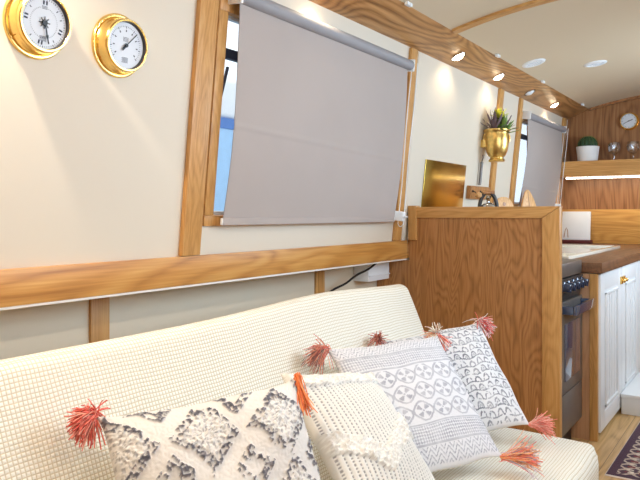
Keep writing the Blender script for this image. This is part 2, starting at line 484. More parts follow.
for x in (-.4, .9, 2.2, 4.8):
    T = Matrix.Translation((x, -.20, ZC + .926)) @ fr_n
    o = thing('downlight', 'round cornice downlight on the aisle side, outside the picture', 'downlight', mat=T, group='downlights in the aisle cornice')
    mb = MB(T); mb.lathe([(.034, .0), (.044, .0), (.046, .003), (.043, .006), (.037, .006), (.034, .001)], None, 28)
    mb.build('bezel', 'chrome', o)
    mb = MB(T); mb.lathe([(0, .020), (.014, .018), (.028, .010), (.035, .002), (.035, 0)], None, 24); mb.build('lens', 'bulb', o)
    L = bpy.data.lights.new('downlight_lamp', 'SPOT'); L.energy = 24.0 if x < 2 else (10.0 if x < 3 else 6.0); L.color = (1, .91, .79) if x < 2 else (.94, .97, 1)
    L.spot_size = R(165); L.spot_blend = .5; L.shadow_soft_size = .022
    lo = bpy.data.objects.new('downlight_lamp', L); C.objects.link(lo); lo.parent = o; lo.location = (0, 0, .030)
    lo.rotation_euler = (PI, 0, 0)
for px, lab in ((2.80, 'small white cable clip on the cornice top edge, left of the roof batten'),
                (4.02, 'small white cable clip on the cornice edge between the two near downlights'),
                (5.00, 'small white cable clip on the cornice edge near the first ceiling vent'),
                (6.25, 'small white cable clip on the cornice edge at the far wall')):
    mb = MB(); mb.box(px, px + .05, 1.380, 1.399, ZC + .955, ZC + .971, .003); mb.box(px + .018, px + .032, 1.376, 1.386, ZC + .951, ZC + .968, .002)
    mb.build('cable_clip', 'plastic', None, lab, 'clip', 'cable clips on the cornice', base=(px + .025, 1.39, ZC + .955))
# ceiling vents
for (x, y), lab in (((4.50, 1.305), 'round white ceiling vent close to the oak cornice'), ((4.98, 1.02), 'round white ceiling vent farther out toward the middle of the ceiling')):
    sl = math.atan(-.258 + 2 * .172 * (1.4 - y))
    T = Matrix.Translation((x, y, ceil_z(y))) @ Matrix.Rotation(sl, 4, 'X') @ Matrix.Rotation(PI, 4, 'X')
    o = thing('ceiling_vent', lab, 'vent', mat=T, group='round ceiling vents')
    MB(T).lathe([(0, .001), (.052, .001), (.054, .008), (.062, .009), (.074, .005), (.078, 0)], None, 36).build('rim', 'plastic', o)
    mb = MB(T)
    for k in range(7):
        yy = -.042 + k * .014; hw = math.sqrt(max(.0001, .05 ** 2 - yy ** 2))
        mb.box(-hw, hw, yy - .002, yy + .002, .001, .008)
    mb.build('louvre', 'plastic', o)

# ------------------------------------------------------------------ brass wall instruments
def dial_frame(u, w):      # local z points into the cabin, local y up the wall, local x to the right
    return WL @ Matrix.Translation((u, 0, w)) @ Matrix.Rotation(PI / 2, 4, 'X')
PROF = [(.0945, 0), (.0945, .004), (.092, .007), (.087, .008), (.084, .007), (.082, .010), (.0795, .014), (.0785, .030), (.0790, .033),
        (.0775, .038), (.0745, .041), (.0705, .041), (.0690, .039)]
def gauge(name, label, T, kind, sc=1.0):
    o = thing(name, label, 'barometer' if kind == 0 else 'thermometer' if kind == 1 else 'clock', mat=T)
    S = T @ Matrix.Scale(sc, 4) @ Matrix.Diagonal((1, 1, 1.18, 1))
    Sd = S @ Matrix.Translation((0, 0, .009))
    MB(S).lathe(PROF if kind < 2 else [(r if r < .0785 else .0785 + (r - .0785) * .35, h) for r, h in PROF], None, 64).build('brass_case', 'brass', o)
    MB(S).lathe([(.0690, .0392), (.0672, .029)], None, 64).build('inner_ring', 'darkgrey', o)  # bezel's inner wall, coloured dark to stand in for the brass reflecting dark
    MB(Sd).lathe([(0, .0205), (.0673, .0205)], None, 48).build('dial', 'dial', o)
    mk = MB(Sd)
    def bar(ang, r0, r1, hw, off=0.0):
        rot = Matrix.Rotation(-ang, 4, 'Z')
        mk.box(-hw + off, hw + off, r0, r1, .0206, .0212, rot=rot)
    if kind == 0:
        for k in range(60): bar(2 * PI * k / 60, .060, .064 if k % 5 else .0645, .0004 if k % 5 else .0009)
        for k in range(44): bar(2 * PI * k / 48 + .3, .0385, .0410, .0004)
        for a in (0.02, 1.85, 3.28, 4.85):            # pairs of figures too small to read
            for off in (-.0045, .0045):
                bar(a, .047, .0575, .0022, off)
        for a in (.8, 1.25, 2.5, 3.9, 5.4): bar(a, .050, .056, .0011)
        for k in range(5): mk.box(-.010, .010, -.036 - k * .0028, -.0348 - k * .0028, .0206, .0212)
        for k in range(3): mk.box(-.008, .008, .036 + k * .003, .0372 + k * .003, .0206, .0212)
        mk.build('dial_markings', 'ink', o)
        nd = MB(Sd)
        for k in range(8):
            nd.box(-.0012, .0012, 0, .016, .0235, .0245, rot=Matrix.Rotation(k * PI / 4, 4, 'Z'))
        nd.lathe([(0, .027), (.007, .027), (.008, .0235)], None, 20)
        a = R(165); rot = Matrix.Rotation(-a, 4, 'Z')
        nd.box(-.0016, .0016, 0, .055, .025, .0262, rot=rot); nd.prism([(-.004, .032), (.004, .032), (.0006, .046), (-.0006, .046)], 'Z', .0249, .0263)
        bm = nd.bm; bm.verts.ensure_lookup_table()
        for v in list(bm.verts)[-8:]: v.co = rot @ v.co
        nd.build('needle', 'black', o)
    elif kind == 1:
        for k in range(41):
            a = R(-130 + 260 * k / 40); bar(a, .053 if k % 5 else .050, .057, .0004 if k % 5 else .0009)
        for k in range(0, 9): bar(R(-125 + 250 * k / 8), .040, .046, .0016)
        l1 = MB(Sd); l2 = MB(Sd)
        for k in range(6): l1.box(-.012 + .003 * (k % 2), .012, -.050 + k * .0028, -.0490 + k * .0028, .0206, .0212)
        for k in range(4): l2.box(-.010, .010, .012 + k * .0035, .0132 + k * .0035, .0206, .0212)
        l1.build('dial_lettering', 'ink', o); l2.build('dial_lettering', 'ink', o)
        mk.build('dial_markings', 'ink', o)
        nd = MB(Sd); a = R(43); rot = Matrix.Rotation(-a, 4, 'Z')
        nd.box(-.0012, .0012, 0, .055, .024, .0252, rot=rot); nd.box(-.0034, .0034, -.021, .002, .024, .0254, .001, rot=rot)
        nd.lathe([(0, .027), (.005, .027), (.006, .0235)], None, 20)
        nd.build('needle', 'black', o)
    else:
        for k in range(12): bar(2 * PI * k / 12, .054, .062, .0016)
        for k in range(60): bar(2 * PI * k / 60, .060, .063, .0005)
        mk.build('dial_markings', 'ink', o)
        nd = MB(Sd)
        nd.box(-.003, .003, -.008, .036, .024, .025, rot=Matrix.Rotation(-R(70), 4, 'Z'))
        nd.build('hour_hand', 'black', o)
        nd = MB(Sd); nd.box(-.002, .002, -.010, .052, .0255, .0262, rot=Matrix.Rotation(-R(243), 4, 'Z')); nd.lathe([(0, .028), (.005, .028), (.005, .0235)], None, 16)
        nd.build('minute_hand', 'black', o)
    for sx in (-1, 1):
        s_ = MB(S); s_.lathe([(0, .0105), (.002, .0102), (.0032, .008)], Matrix.Translation((sx * .0885 * math.cos(.6), sx * .0885 * math.sin(.6), 0)), 12)
        s_.build('screw', 'brass', o)
    return o
gauge('barometer', 'brass-cased round dial instrument cut by the top left corner, dark needle pointing down', dial_frame(1.090, .656), 0)
gauge('thermometer', 'brass-cased round dial instrument nearer the window, needle pointing up to the right', dial_frame(1.362, .652), 1)

# ------------------------------------------------------------------ gap under the gunwale
mb = MB(); mb.box(3.16, 3.395, 1.79, 1.884, ZC - .362, ZC - .256, .004); mb.box(3.165, 3.39, 1.782, 1.792, ZC - .335, ZC - .33, .001)
mb.build('junction_box', 'plastic', None, 'white plastic junction box tucked under the oak ledge beside the partition', 'box', base=(3.28, 1.84, ZC - .362))
mb = MB(); pts = [(2.80 + .40 * k / 14, 1.82 - .07 * k / 14, ZC - .395 + .139 * k / 14 + .004 * math.sin(k)) for k in range(15)]
mb.tube(pts, .0055, 8)
mb.build('power_cord', 'cord', None, 'black cable slanting from behind the sofa up to the ledge', 'cable', base=(2.80, 1.82, ZC - .40))

# ------------------------------------------------------------------ partition
pt = thing('partition', 'waist-high wood-veneer partition with pale oak edging at the sofa end', 'partition', (3.43, 1.27, 0))
MB().prism([(.90, 0), (.90, ZC + .0), (1.676, ZC + .0), (1.676, ZC - .257), (1.880, ZC - .257), (1.880, 0)], 'X', 3.415, 3.440).build('veneer_panel', 'panel', pt)
mb = MB(); mb.prism([(.861, ZC + .038), (1.66, ZC + .038), (1.66, ZC - .021), (.948, ZC - .021)], 'X', 3.405, 3.452, .003)
mb.build('top_rail', 'oakY', pt)
mb = MB(); mb.prism([(.861, 0), (.861, ZC + .037), (.947, ZC - .022), (.947, 0)], 'X', 3.405, 3.452, .003)
mb.build('end_post', 'oakZ', pt)
mb = MB(); mb.box(3.400, 3.452, 1.628, 1.676, ZC - .144, ZC + .046, .003); mb.build('wall_post', 'oakZ', pt)

# ------------------------------------------------------------------ things on the galley wall
mb = MB(WL); mb.box(3.575, 4.19, -.007, -.001, -.0, .462, .002)
o = mb.build('brass_splashback', 'brass_sheet', None, 'plain polished brass sheet fixed to the cream wall behind the partition', 'splashback', base=wallmat(3.88, 0))
# wooden hook rail
T = wallmat(4.25, .25)
o = thing('hook_rail', 'small wooden rail on the cream wall below the brass urn', 'hook rail', mat=T)
MB(WL).box(4.245, 4.615, -.03, -.001, .248, .335, .004).build('rail', 'panel', o)
for k in range(3):
    h = MB(WL); u = 4.28 + k * .14
    h.tube([(u, -.03, .30), (u, -.05, .295), (u, -.06, .28), (u, -.055, .265)], .004, 8); h.sphere((u, -.031, .30), .008, 10)
    h.build('hook', 'black', o)
# grey metal skewer on the wall beneath the urn
mb = MB(WL); mb.tube([(4.43, -.018, .345), (4.43, -.018, .50)], .010, 10); mb.tube([(4.43, -.018, .50), (4.43, -.024, .53), (4.43, -.018, .55)], .004, 8)
mb.build('utensil', 'steel', None, 'slim grey metal utensil hanging on the wall under the urn', 'utensil', base=wallmat(4.43, .345))

# brass wall urn with succulents
vc = Vector((4.475, 1.545, ZC + .352))
o = thing('wall_urn', 'brass urn mounted on the galley wall, planted with yellow-green and purple succulents', 'urn', vc)
T = Matrix.Translation(vc)
prof = [(0, 0), (.050, 0), (.054, .006), (.052, .014), (.043, .022), (.043, .028), (.056, .040), (.068, .065), (.077, .10), (.081, .14), (.081, .17), (.077, .188), (.077, .194),
        (.084, .203), (.087, .210), (.086, .216), (.080, .215), (.070, .200), (.066, .185)]
MB(T).lathe(prof, None, 48).build('vessel', 'brass_urn', o)
for sx in (-1, 1):
    a = Vector((math.sin(R(33)), -math.cos(R(33)), 0)) * sx
    pts = []
    for k in range(15):
        th = PI * k / 14
        rr = .066 + .022 * math.sin(th); zz = .195 - .075 * (1 - math.cos(th)) / 2
        pts.append(vc + a * rr + Vector((0, 0, zz)))
    MB().tube(pts, .0045, 8).build('handle', 'brass_urn', o)
MB(T).lathe([(0, .192), (.057, .192), (.058, .186)], None, 24).build('soil', 'soil', o)
MB().box(4.42, 4.53, 1.60, 1.648, ZC + .45, ZC + .50, .003).build('bracket', 'brass', o)
def leaf(mb, base, d, L, wd, th, curl):
    d = Vector(d).normalized(); side = d.cross(Vector((0, 0, 1)))
    if side.length < .05: side = Vector((1, 0, 0))
    side.normalize(); up = side.cross(d); V = []
    n = 7
    rows = []
    for i in range(n + 1):
        t = i / n; ww = wd * (math.sin(PI * min(1, t * .86 + .12)) ** .8) * (1 if i < n else .05); tt = th * (1 - t * .7)
        c = Vector(base) + d * L * t + up * (curl * L * t * t)
        rows.append([mb.bm.verts.new(c + side * ww * math.cos(a) + up * tt * math.sin(a)) for a in (0, PI / 2, PI, 3 * PI / 2)])
    fs = []
    for a, b in zip(rows, rows[1:]):
        for k in range(4): fs.append(mb.bm.faces.new((a[k], a[(k + 1) % 4], b[(k + 1) % 4], b[k])))
    fs.append(mb.bm.faces.new(rows[0])); fs.append(mb.bm.faces.new(rows[-1][::-1]))
    bmesh.ops.recalc_face_normals(mb.bm, faces=fs)
def rosette(name, mat, c, n, L, wd, tilt0, tilt1, parent):
    mb = MB()
    for k in range(n):
        az = k * 2.39996; el = R(tilt0 + (tilt1 - tilt0) * k / max(1, n - 1))
        d = (math.cos(az) * math.cos(el), math.sin(az) * math.cos(el), math.sin(el))
        leaf(mb, c, d, L * random.uniform(.8, 1.1), wd, wd * .35, random.uniform(.05, .3))
    mb.build(name, mat, parent, smooth=60)
tp = vc + Vector((0, 0, .19))
rosette('succulent', 'leaf_yellow', tp + Vector((-.005, -.02, .105)), 18, .070, .015, 5, 80, o)
rosette('succulent', 'leaf', tp + Vector((.03, -.03, .02)), 20, .110, .015, -5, 75, o)
rosette('succulent', 'leaf_purple', tp + Vector((-.045, .0, .02)), 18, .140, .011, 10, 85, o)
rosette('succulent', 'leaf', tp + Vector((.0, -.045, .005)), 16, .100, .016, -20, 70, o)
rosette('succulent', 'leaf_purple', tp + Vector((.055, -.01, .03)), 16, .135, .010, -15, 70, o)
MB().tube([tp, tp + Vector((-.005, -.02, .11))], .007, 8).build('stem', 'leaf', o)

# ------------------------------------------------------------------ galley: cooker
CT = ZC - .25                                   # hob height
ck = thing('cooker', 'grey freestanding gas cooker with blue-black knobs, between the partition and white cabinet', 'cooker', (3.71, 1.2, 0))
ca, cc = 3.475, 3.935
MB().box(ca, cc, .90, 1.62, .10, CT - .075, .004).build('body', 'steel', ck)
MB().box(ca, cc, .875, 1.62, CT - .075, CT, .010).build('hob', 'steel', ck)
for bx in (3.59, 3.82):
    for by in (1.08, 1.36):
        mb = MB(); mb.lathe([(0, .016), (.032, .016), (.036, .010), (.040, 0)], Matrix.Translation((bx, by, CT)), 20)
        bo = mb.build('burner', 'black', ck)
        mb = MB()
        for k in range(4):
            mb.box(-.085, .085, -.004, .004, .018, .026, rot=Matrix.Translation((bx, by, CT)) @ Matrix.Rotation(k * PI / 4, 4, 'Z'))
        mb.lathe([(.080, .0), (.084, .0), (.084, .022), (.080, .022), (.080, .0)], Matrix.Translation((bx, by, CT)), 24)
        mb.build('pan_support', 'black', bo)
cp = MB(); cp.prism([(.90, CT - .19), (.885, CT - .19), (.868, CT - .08), (.90, CT - .08)], 'X', ca, cc, .002); cpo = cp.build('control_panel', 'darkgrey', ck)
for k in range(5):
    x = 3.525 + k * .092
    T = Matrix.Translation((x, .876, CT - .118)) @ Matrix.Rotation(PI / 2 + .15, 4, 'X')
    kb = MB(T); kb.lathe([(0, .040), (.017, .040), (.021, .036), (.023, .010), (.029, .006), (.029, 0)], None, 24)
    kb.box(-.003, .003, -.02, .02, .038, .045, .001)
    kb.build('knob', 'knob', cpo)
od = MB(); od.box(ca + .004, cc - .004, .872, .90, CT - .66, CT - .195, .005); odo = od.build('oven_door', 'steel', ck)
MB().box(ca + .07, cc - .08, .868, .874, CT - .60, CT - .31, .003).build('door_window', 'ovenglass', odo)
hd = MB()
hd.box(ca + .02, cc - .02, .800, .818, CT - .255, CT - .205, .006); hd.box(ca + .02, ca + .045, .818, .874, CT - .25, CT - .21, .003); hd.box(cc - .045, cc - .02, .818, .874, CT - .25, CT - .21, .003)
hd.box(ca + .02, cc - .02, .818, .874, CT - .252, CT - .244, .002)
hd.build('door_handle', 'ovenglass', odo)
MB().box(ca + .004, cc - .004, .874, .90, CT - .87, CT - .665, .005).build('drawer', 'steel', ck)
MB().box(ca + .01, cc - .01, .93, 1.60, 0.0, .10).build('plinth', 'black', ck)
# kettle on the hob
kc = Vector((3.725, 1.335, CT + .026))
kt = thing('kettle', 'dark stovetop kettle with arched wooden-ended handle, just showing over the partition', 'kettle', kc)
T = Matrix.Translation(kc)
Tk = T @ Matrix.Diagonal((1, 1, 1.2, 1))
MB(Tk).lathe([(0, 0), (.072, 0), (.080, .01), (.080, .04), (.074, .10), (.062, .16), (.050, .20), (.047, .21), (.044, .212), (0, .213)], None, 40).build('body', 'darkgrey', kt)
MB(Tk).lathe([(.046, .212), (.040, .226), (.022, .238), (.010, .242), (.009, .252), (.014, .262), (.010, .272), (0, .274)], None, 32).build('lid', 'chrome', kt)
vd = Vector((.5535, -.8328, 0))                 # seen side-on from the saloon
pts = [kc + vd * (.052 * math.cos(PI * k / 16)) + Vector((0, 0, .19 + .155 * math.sin(PI * k / 16) ** .6)) for k in range(17)]
MB().tube(pts, .011, 10).build('handle', 'darkgrey', kt)
MB().tube([kc + vd * -.030 + Vector((0, 0, .342)), kc + vd * .034 + Vector((0, 0, .345))], .0125, 12).build('grip', 'panel', kt)
MB().sphere(kc + vd * -.052 + Vector((0, 0, .33)), .018, 14).build('handle_knob', 'board', kt)
MB().tube([kc + vd * -.06 + Vector((0, 0, .10)), kc + vd * -.09 + Vector((0, 0, .15)), kc + vd * -.115 + Vector((0, 0, .20))], .016, 12, taper=[1.3, 1, .75]).build('spout', 'darkgrey', kt)

# ------------------------------------------------------------------ galley: cabinet, worktop, sink
WT = ZC - .268                                  # worktop height
cb_ = thing('kitchen_cabinet', 'white panelled kitchen cabinet run under the dark worktop', 'cabinet', (5.2, 1.2, 0))
FY = .795
MB().box(3.975, 6.55, FY + .02, 1.66, .09, WT - .06).build('carcass', 'white_cab', cb_)
MB().box(3.950, 3.975, FY + .045, 1.66, 0, WT - .062, .002).build('side_panel', 'endpanel', cb_)
MB().box(3.948, 3.976, FY + .002, FY + .044, 0, WT - .062, .002).build('front_stile', 'oakZ', cb_, label='pale oak strip')
MB().box(3.98, 6.55, FY + .075, 1.60, 0, .09).build('plinth', 'white_cab', cb_)
def door(x0, x1):
    d = MB(); z0, z1 = .035, WT - .066
    d.box(x0, x1, FY, FY + .02, z0, z1, .003)
    st, rl = .13, .115
    f = FY - .004
    # bead moulding round the sunk panel with tongue-and-groove ribs
    a, b, c, e = x0 + st, x1 - st, z0 + rl, z1 - rl
    for q in ((a, a + .014, c, e), (b - .014, b, c, e), (a, b, c, c + .014), (a, b, e - .014, e)):
        d.box(q[0], q[1], f - .006, FY, q[2], q[3], .003)
    for q in ((x0, a - .02, z0, z1), (b + .02, x1, z0, z1), (a - .02, b + .02, z0, c - .02), (a - .02, b + .02, e + .02, z1)):
        d.box(q[0], q[1], f, FY + .001, q[2], q[3], .002)
    k = a + .06
    while k < b - .03:
        d.box(k, k + .006, f, FY + .001, c + .014, e - .014, .002); k += .07
    return d.build('door', 'white_cab', cb_)
for x in (4.00, 4.645, 5.29, 5.935): 
    dd = door(x, x + .635)
    hx = x + .635 - .055 if x in (4.00, 5.29) else x + .015
    h = MB(); h.box(hx, hx + .04, FY - .016, FY - .003, WT - .17, WT - .125, .002); h.sphere((hx + .02, FY - .024, WT - .148), .013, 14)
    h.build('latch', 'brass', dd)
mb = MB()
mb.box(3.945, 6.59, .772, 1.63, WT - .058, WT, .004)
mb.build('worktop', 'worktop', None, 'dark stained wooden worktop along the galley wall', 'worktop', base=(5.2, 1.2, WT - .058))
sk = thing('sink', 'cream ceramic sink and drainer set into the dark worktop', 'sink', (4.95, 1.25, WT))
mb = MB(); a, b, c, d = 4.10, 5.72, .985, 1.50
mb.box(a, b, c, c + .035, WT, WT + .022, .006); mb.box(a, b, d - .035, d, WT, WT + .022, .006)
mb.box(a, a + .035, c + .035, d - .035, WT, WT + .022, .006); mb.box(b - .035, b, c + .035, d - .035, WT, WT + .022, .006)
mb.build('rim', 'ceramic', sk)
MB().box(a + .034, b - .034, c + .034, d - .034, WT + .0005, WT + .006).build('basin', 'ceramic', sk)
mb = MB()
for k in range(9): mb.box(4.16 + k * .055, 4.172 + k * .055, c + .06, d - .06, WT + .006, WT + .011, .002)
mb.build('drainer_rib', 'ceramic', sk)
# white step at the foot of the cabinet
mb = MB(); mb.box(4.585, 5.3, .30, .785, 0, .105, .004); mb.box(4.575, 5.3, .29, .788, .105, .128, .004)
mb.build('step', 'white_cab', None, 'low white step on the floor beyond the rug', 'step', base=(4.95, .5, 0))

# boards leaning by the galley window
def board(name, label, c, wdt, hgt, shape, yaw):
    T = Matrix.Translation(c) @ Matrix.Rotation(yaw, 4, 'Z') @ Matrix.Rotation(R(-8), 4, 'X')
    n = 40; pts = []
    for k in range(n):
        a = 2 * PI * k / n
        x, z = math.cos(a), math.sin(a)
        if shape == 'round': px, pz = wdt / 2 * math.copysign(abs(x) ** .8, x), hgt / 2 + hgt / 2 * math.copysign(abs(z) ** .8, z)
        else: px, pz = wdt / 2 * x * (1 - max(0, z) ** 2 * .35), hgt / 2 + hgt / 2 * z * (1 if z < 0 else 1.0 - .0 * z)
        pts.append((px, pz))
    o = thing(name, label, 'board', mat=T)
    mb = MB(T); mb.prism(pts, 'Y', -.009, .009, .003); mb.build('blade', 'board', o)
    if shape == 'leaf':
        mb = MB(T); mb.prism([(-.004, .01), (.004, .01), (.0015, hgt * .96), (-.0015, hgt * .96)], 'Y', -.0115, -.0085); mb.build('mid_rib', 'endpanel', o)
    else:
        mb = MB(T); mb.lathe([(0.0, .012), (.012, .012), (.014, .009)], Matrix.Translation((0, 0, hgt * .86)) @ Matrix.Rotation(PI / 2, 4, 'X'), 16); mb.build('hanging_hole', 'endpanel', o)
    return o
board('chopping_board', 'round-topped pale wooden chopping board standing between the kettle and the far window', (4.73, 1.555, WT + .018), .19, .375, 'round', R(-35))
board('serving_board', 'leaf-shaped pale wooden board standing in front of the far blind', (5.19, 1.515, WT + .018), .155, .44, 'leaf', R(-35))

# ------------------------------------------------------------------ far wall
sh = MB(); sx = 6.335
pl = [(6.598, 1.612), (sx + .05, 1.612)] + [(sx + .05 - .05 * math.sin(a), 1.562 + .05 * math.cos(a)) for a in [PI / 2 * k / 8 for k in range(1, 9)]] + [(sx, -.25), (6.598, -.25)]
sh.prism(pl, 'Z', ZC + .336, ZC + .472, .004)
sh.build('wall_shelf', 'oakY', None, 'thick oak shelf with rounded corner across the far galley wall', 'shelf', base=(6.5, .7, ZC + .336))
ls = MB(); ls.box(sx + .012, sx + .024, -.2, 1.55, ZC + .326, ZC + .335); lso = None
o = thing('shelf_light_strip', 'glowing LED strip fixed under the front of the oak shelf', 'light strip', (6.35, .7, ZC + .335))
ls.build('strip', 'plastic', o)
for k in range(56):
    y = -.19 + k * .0312
    d = MB(); d.box(sx + .008, sx + .028, y, y + .024, ZC + .314, ZC + .327, .003); d.build('diode', 'led', o)
mb = MB(); mb.box(6.555, 6.599, -.25, 1.655, WT + .001, ZC + .042, .004)
mb.build('upstand', 'upstand', None, 'golden oak upstand board on the far wall above the worktop', 'board', base=(6.58, .7, WT))
# white board with a loop
o = thing('cutting_board', 'white rectangular board with a thin cord loop, standing against the oak upstand', 'board', (6.47, 1.51, WT))
T = Matrix.Translation((6.50, 1.50, WT + .03)) @ Matrix.Rotation(R(7), 4, 'Y')
MB(T).box(-.012, .012, -.125, .125, 0, .262, .006).build('slab', 'pot', o)
pts = [(-.014, .075 + .022 * math.cos(a) * (1.0 if math.sin(a) > 0 else 1.2), .065 + .055 * math.sin(a)) for a in [-PI / 2 + .35 + (2 * PI - .7) * k / 20 for k in range(21)]]
pts = [(-.014, .085 - .018, .02), (-.014, .083 - .01, .09), (-.014, .083, .11), (-.014, .083 + .01, .09), (-.014, .085 + .018, .02)]
MB(T).tube(pts, .0028, 8).build('cord_loop', 'panel', o)
MB().box(6.45, 6.54, 1.36, 1.64, WT + .001, WT + .030, .004).build('stand', 'red', o)

# cactus
pc = Vector((6.462, 1.388, ZC + .472))
o = thing('potted_cactus', 'round green cactus in a plain white pot on the oak shelf', 'cactus', pc)
T = Matrix.Translation(pc)
MB(T).lathe([(0, 0), (.080, 0), (.084, .006), (.098, .128), (.100, .135), (.094, .137), (.090, .130), (.087, .118), (0, .118)], None, 40).build('pot', 'pot', o)
cm = MB(T); n = 96; rings = []
for j in range(25):
    ph = -.35 + (PI / 2 + .35) * j / 24
    rr = []
    for k in range(n):
        a = 2 * PI * k / n; rib = 1 + .055 * math.cos(16 * a) * math.cos(ph)
        r = .082 * math.cos(ph) * rib
        rr.append(cm.bm.verts.new(T.inverted() @ (pc + Vector((r * math.cos(a), r * math.sin(a), .148 + .082 * math.sin(ph))))))
    rings.append(rr)
for a_, b_ in zip(rings, rings[1:]):
    for k in range(n): cm.bm.faces.new((a_[k], a_[(k + 1) % n], b_[(k + 1) % n], b_[k]))
cm.build('cactus_body', 'cactus', o, smooth=60)
sp = MB(T)
for k in range(16):
    for j in range(1, 9):
        ph = -.1 + 1.5 * j / 9; a = 2 * PI * k / 16; r = .0865 * math.cos(ph)
        p = Vector((r * math.cos(a), r * math.sin(a), .148 + .0825 * math.sin(ph)))
        for q in range(3):
            d = Vector((math.cos(a) * math.cos(ph) + random.uniform(-.5, .5), math.sin(a) * math.cos(ph) + random.uniform(-.5, .5), math.sin(ph) + random.uniform(-.5, .5))).normalized()
            sp.tube([p, p + d * .008], .0006, 3)
props(sp.build('spines', 'leaf', o), kind='stuff')

# crystal glasses
def goblet(c, lab):
    T = Matrix.Translation(c)
    o = thing('wine_glass', lab, 'glass', c, group='crystal glasses on the shelf')
    MB(T).lathe([(0, 0), (.036, 0), (.037, .003), (.012, .007), (.005, .014)], None, 24).build('foot', 'crystal', o)
    MB(T).lathe([(.0055, .012), (.0045, .030), (.0065, .048), (0.009, .053)], None, 16).build('stem', 'crystal', o)
    b = MB(T); n = 24
    out = [(.010, .050), (.032, .062), (.048, .085), (.053, .112), (.050, .14), (.045, .160)]
    prof = out + [(r - .003, h + .0005) for r, h in out[::-1]]
    b.lathe(prof, None, n)
    for v in b.bm.verts:                                    # cut facets
        a = math.atan2(v.co.y, v.co.x); k = int(round(a / (2 * PI / n)))
        if .058 < v.co.z < .125 and k % 2: v.co.x *= .93; v.co.y *= .93
    b.build('bowl', 'crystal', o, smooth=12)
    return o
goblet((6.46, 1.165, ZC + .473), 'cut-crystal stemmed glass on the shelf, next to the potted cactus')
goblet((6.46, 1.010, ZC + .473), 'cut-crystal stemmed glass on the shelf, below the clock')
gauge('wall_clock', 'small round brass clock with white face high on the wood far wall', Matrix(((0, 0, -1, 6.599), (-1, 0, 0, 1.062), (0, 1, 0, ZC + .828), (0, 0, 0, 1))), 2, .95)

# ------------------------------------------------------------------ rug
def np_mesh(name, verts, faces, cols, mat, uvs=None):
    me = bpy.data.meshes.new(name)
    me.from_pydata([tuple(v) for v in verts], [], [tuple(f) for f in faces])
    if cols is not None:
        a = me.color_attributes.new('Col', 'FLOAT_COLOR', 'POINT')
        cc_ = np.ones((len(verts), 4), np.float32); cc_[:, :3] = cols
        a.data.foreach_set('color', cc_.ravel())
    me.polygons.foreach_set('use_smooth', [True] * len(me.polygons))
    me.materials.append(M[mat]); me.update()
    return me
def lin(c):
    return np.array(srgb(c)[:3])
def vnoise(x, y, f, seed):
    g = np.random.default_rng(seed).random((256, 256))
    X, Y = x * f, y * f
    xi = np.floor(X).astype(int); yi = np.floor(Y).astype(int); fx = X - xi; fy = Y - yi
    fx = fx * fx * (3 - 2 * fx); fy = fy * fy * (3 - 2 * fy)
    a = g[yi % 256, xi % 256]; b = g[yi % 256, (xi + 1) % 256]; c = g[(yi + 1) % 256, xi % 256]; d = g[(yi + 1) % 256, (xi + 1) % 256]
    return (a * (1 - fx) + b * fx) * (1 - fy) + (c * (1 - fx) + d * fx) * fy
def grid_faces(nx, ny, off=0, flip=False):
    i, j = np.meshgrid(np.arange(nx), np.arange(ny)); b = (j * (nx + 1) + i).ravel() + off
    f = np.stack([b, b + 1, b + nx + 2, b + nx + 1], 1)
    return f[:, ::-1] if flip else f
nx, ny = 260, 170; LX_, LY_ = 1.10, .66
gx, gy = np.meshgrid(np.linspace(0, LX_, nx + 1), np.linspace(0, LY_, ny + 1))
dx = np.minimum(gx, LX_ - gx); dy = np.minimum(gy, LY_ - gy); ed = np.minimum(dx, dy)
t_ = np.where(dy < dx, gx, gy)                           # runs along the border
col = np.empty(gx.shape + (3,)); col[:] = lin((66, 30, 56))
def put(mask, c): col[mask] = lin(c)
s1 = np.abs(((t_ / .085) % 1) - .5) * 2; q = (ed - .095) / .050
mot = (np.abs(q) < 1) & (np.abs(s1 - .5 - .35 * np.sin(q * 4)) < .24)
put(mot, (196, 176, 158)); put((np.abs(q) < .35) & (s1 > .72), (120, 40, 46)); put((np.abs(q) < .3) & (s1 < .16), (222, 208, 190))
put((ed > .138) & (ed < .146), (206, 190, 170))
put((ed > .146) & (ed < .160), (96, 30, 38))
field = ed >= .16; put(field, (118, 28, 40))
hx_ = ((gx / .16) % 1 - .5); hy_ = ((gy / .11) % 1 - .5); dm = np.abs(hx_) + np.abs(hy_)
put(field & (np.abs(dm - .38) < .05), (40, 34, 66)); put(field & (dm < .16), (206, 150, 120)); put(field & (dm < .08), (50, 40, 70))
nz = vnoise(gx, gy, 240, 3); col *= (.8 + .4 * nz)[..., None]
put(ed < .007, (226, 210, 196))
zz = .006 + .0015 * nz
zz = np.where(ed < .002, .001, zz)
V = np.stack([gx.ravel(), gy.ravel(), zz.ravel()], 1)
me = np_mesh('rug', V, grid_faces(nx, ny), col.reshape(-1, 3), 'rugm')
o = bpy.data.objects.new('rug', me); C.objects.link(o); o.location = (3.455, .668 - LY_, .0005); o.rotation_euler.z = R(-.3)
props(o, 'dark purple and red patterned rug with pale edge on the wooden floor', 'rug')

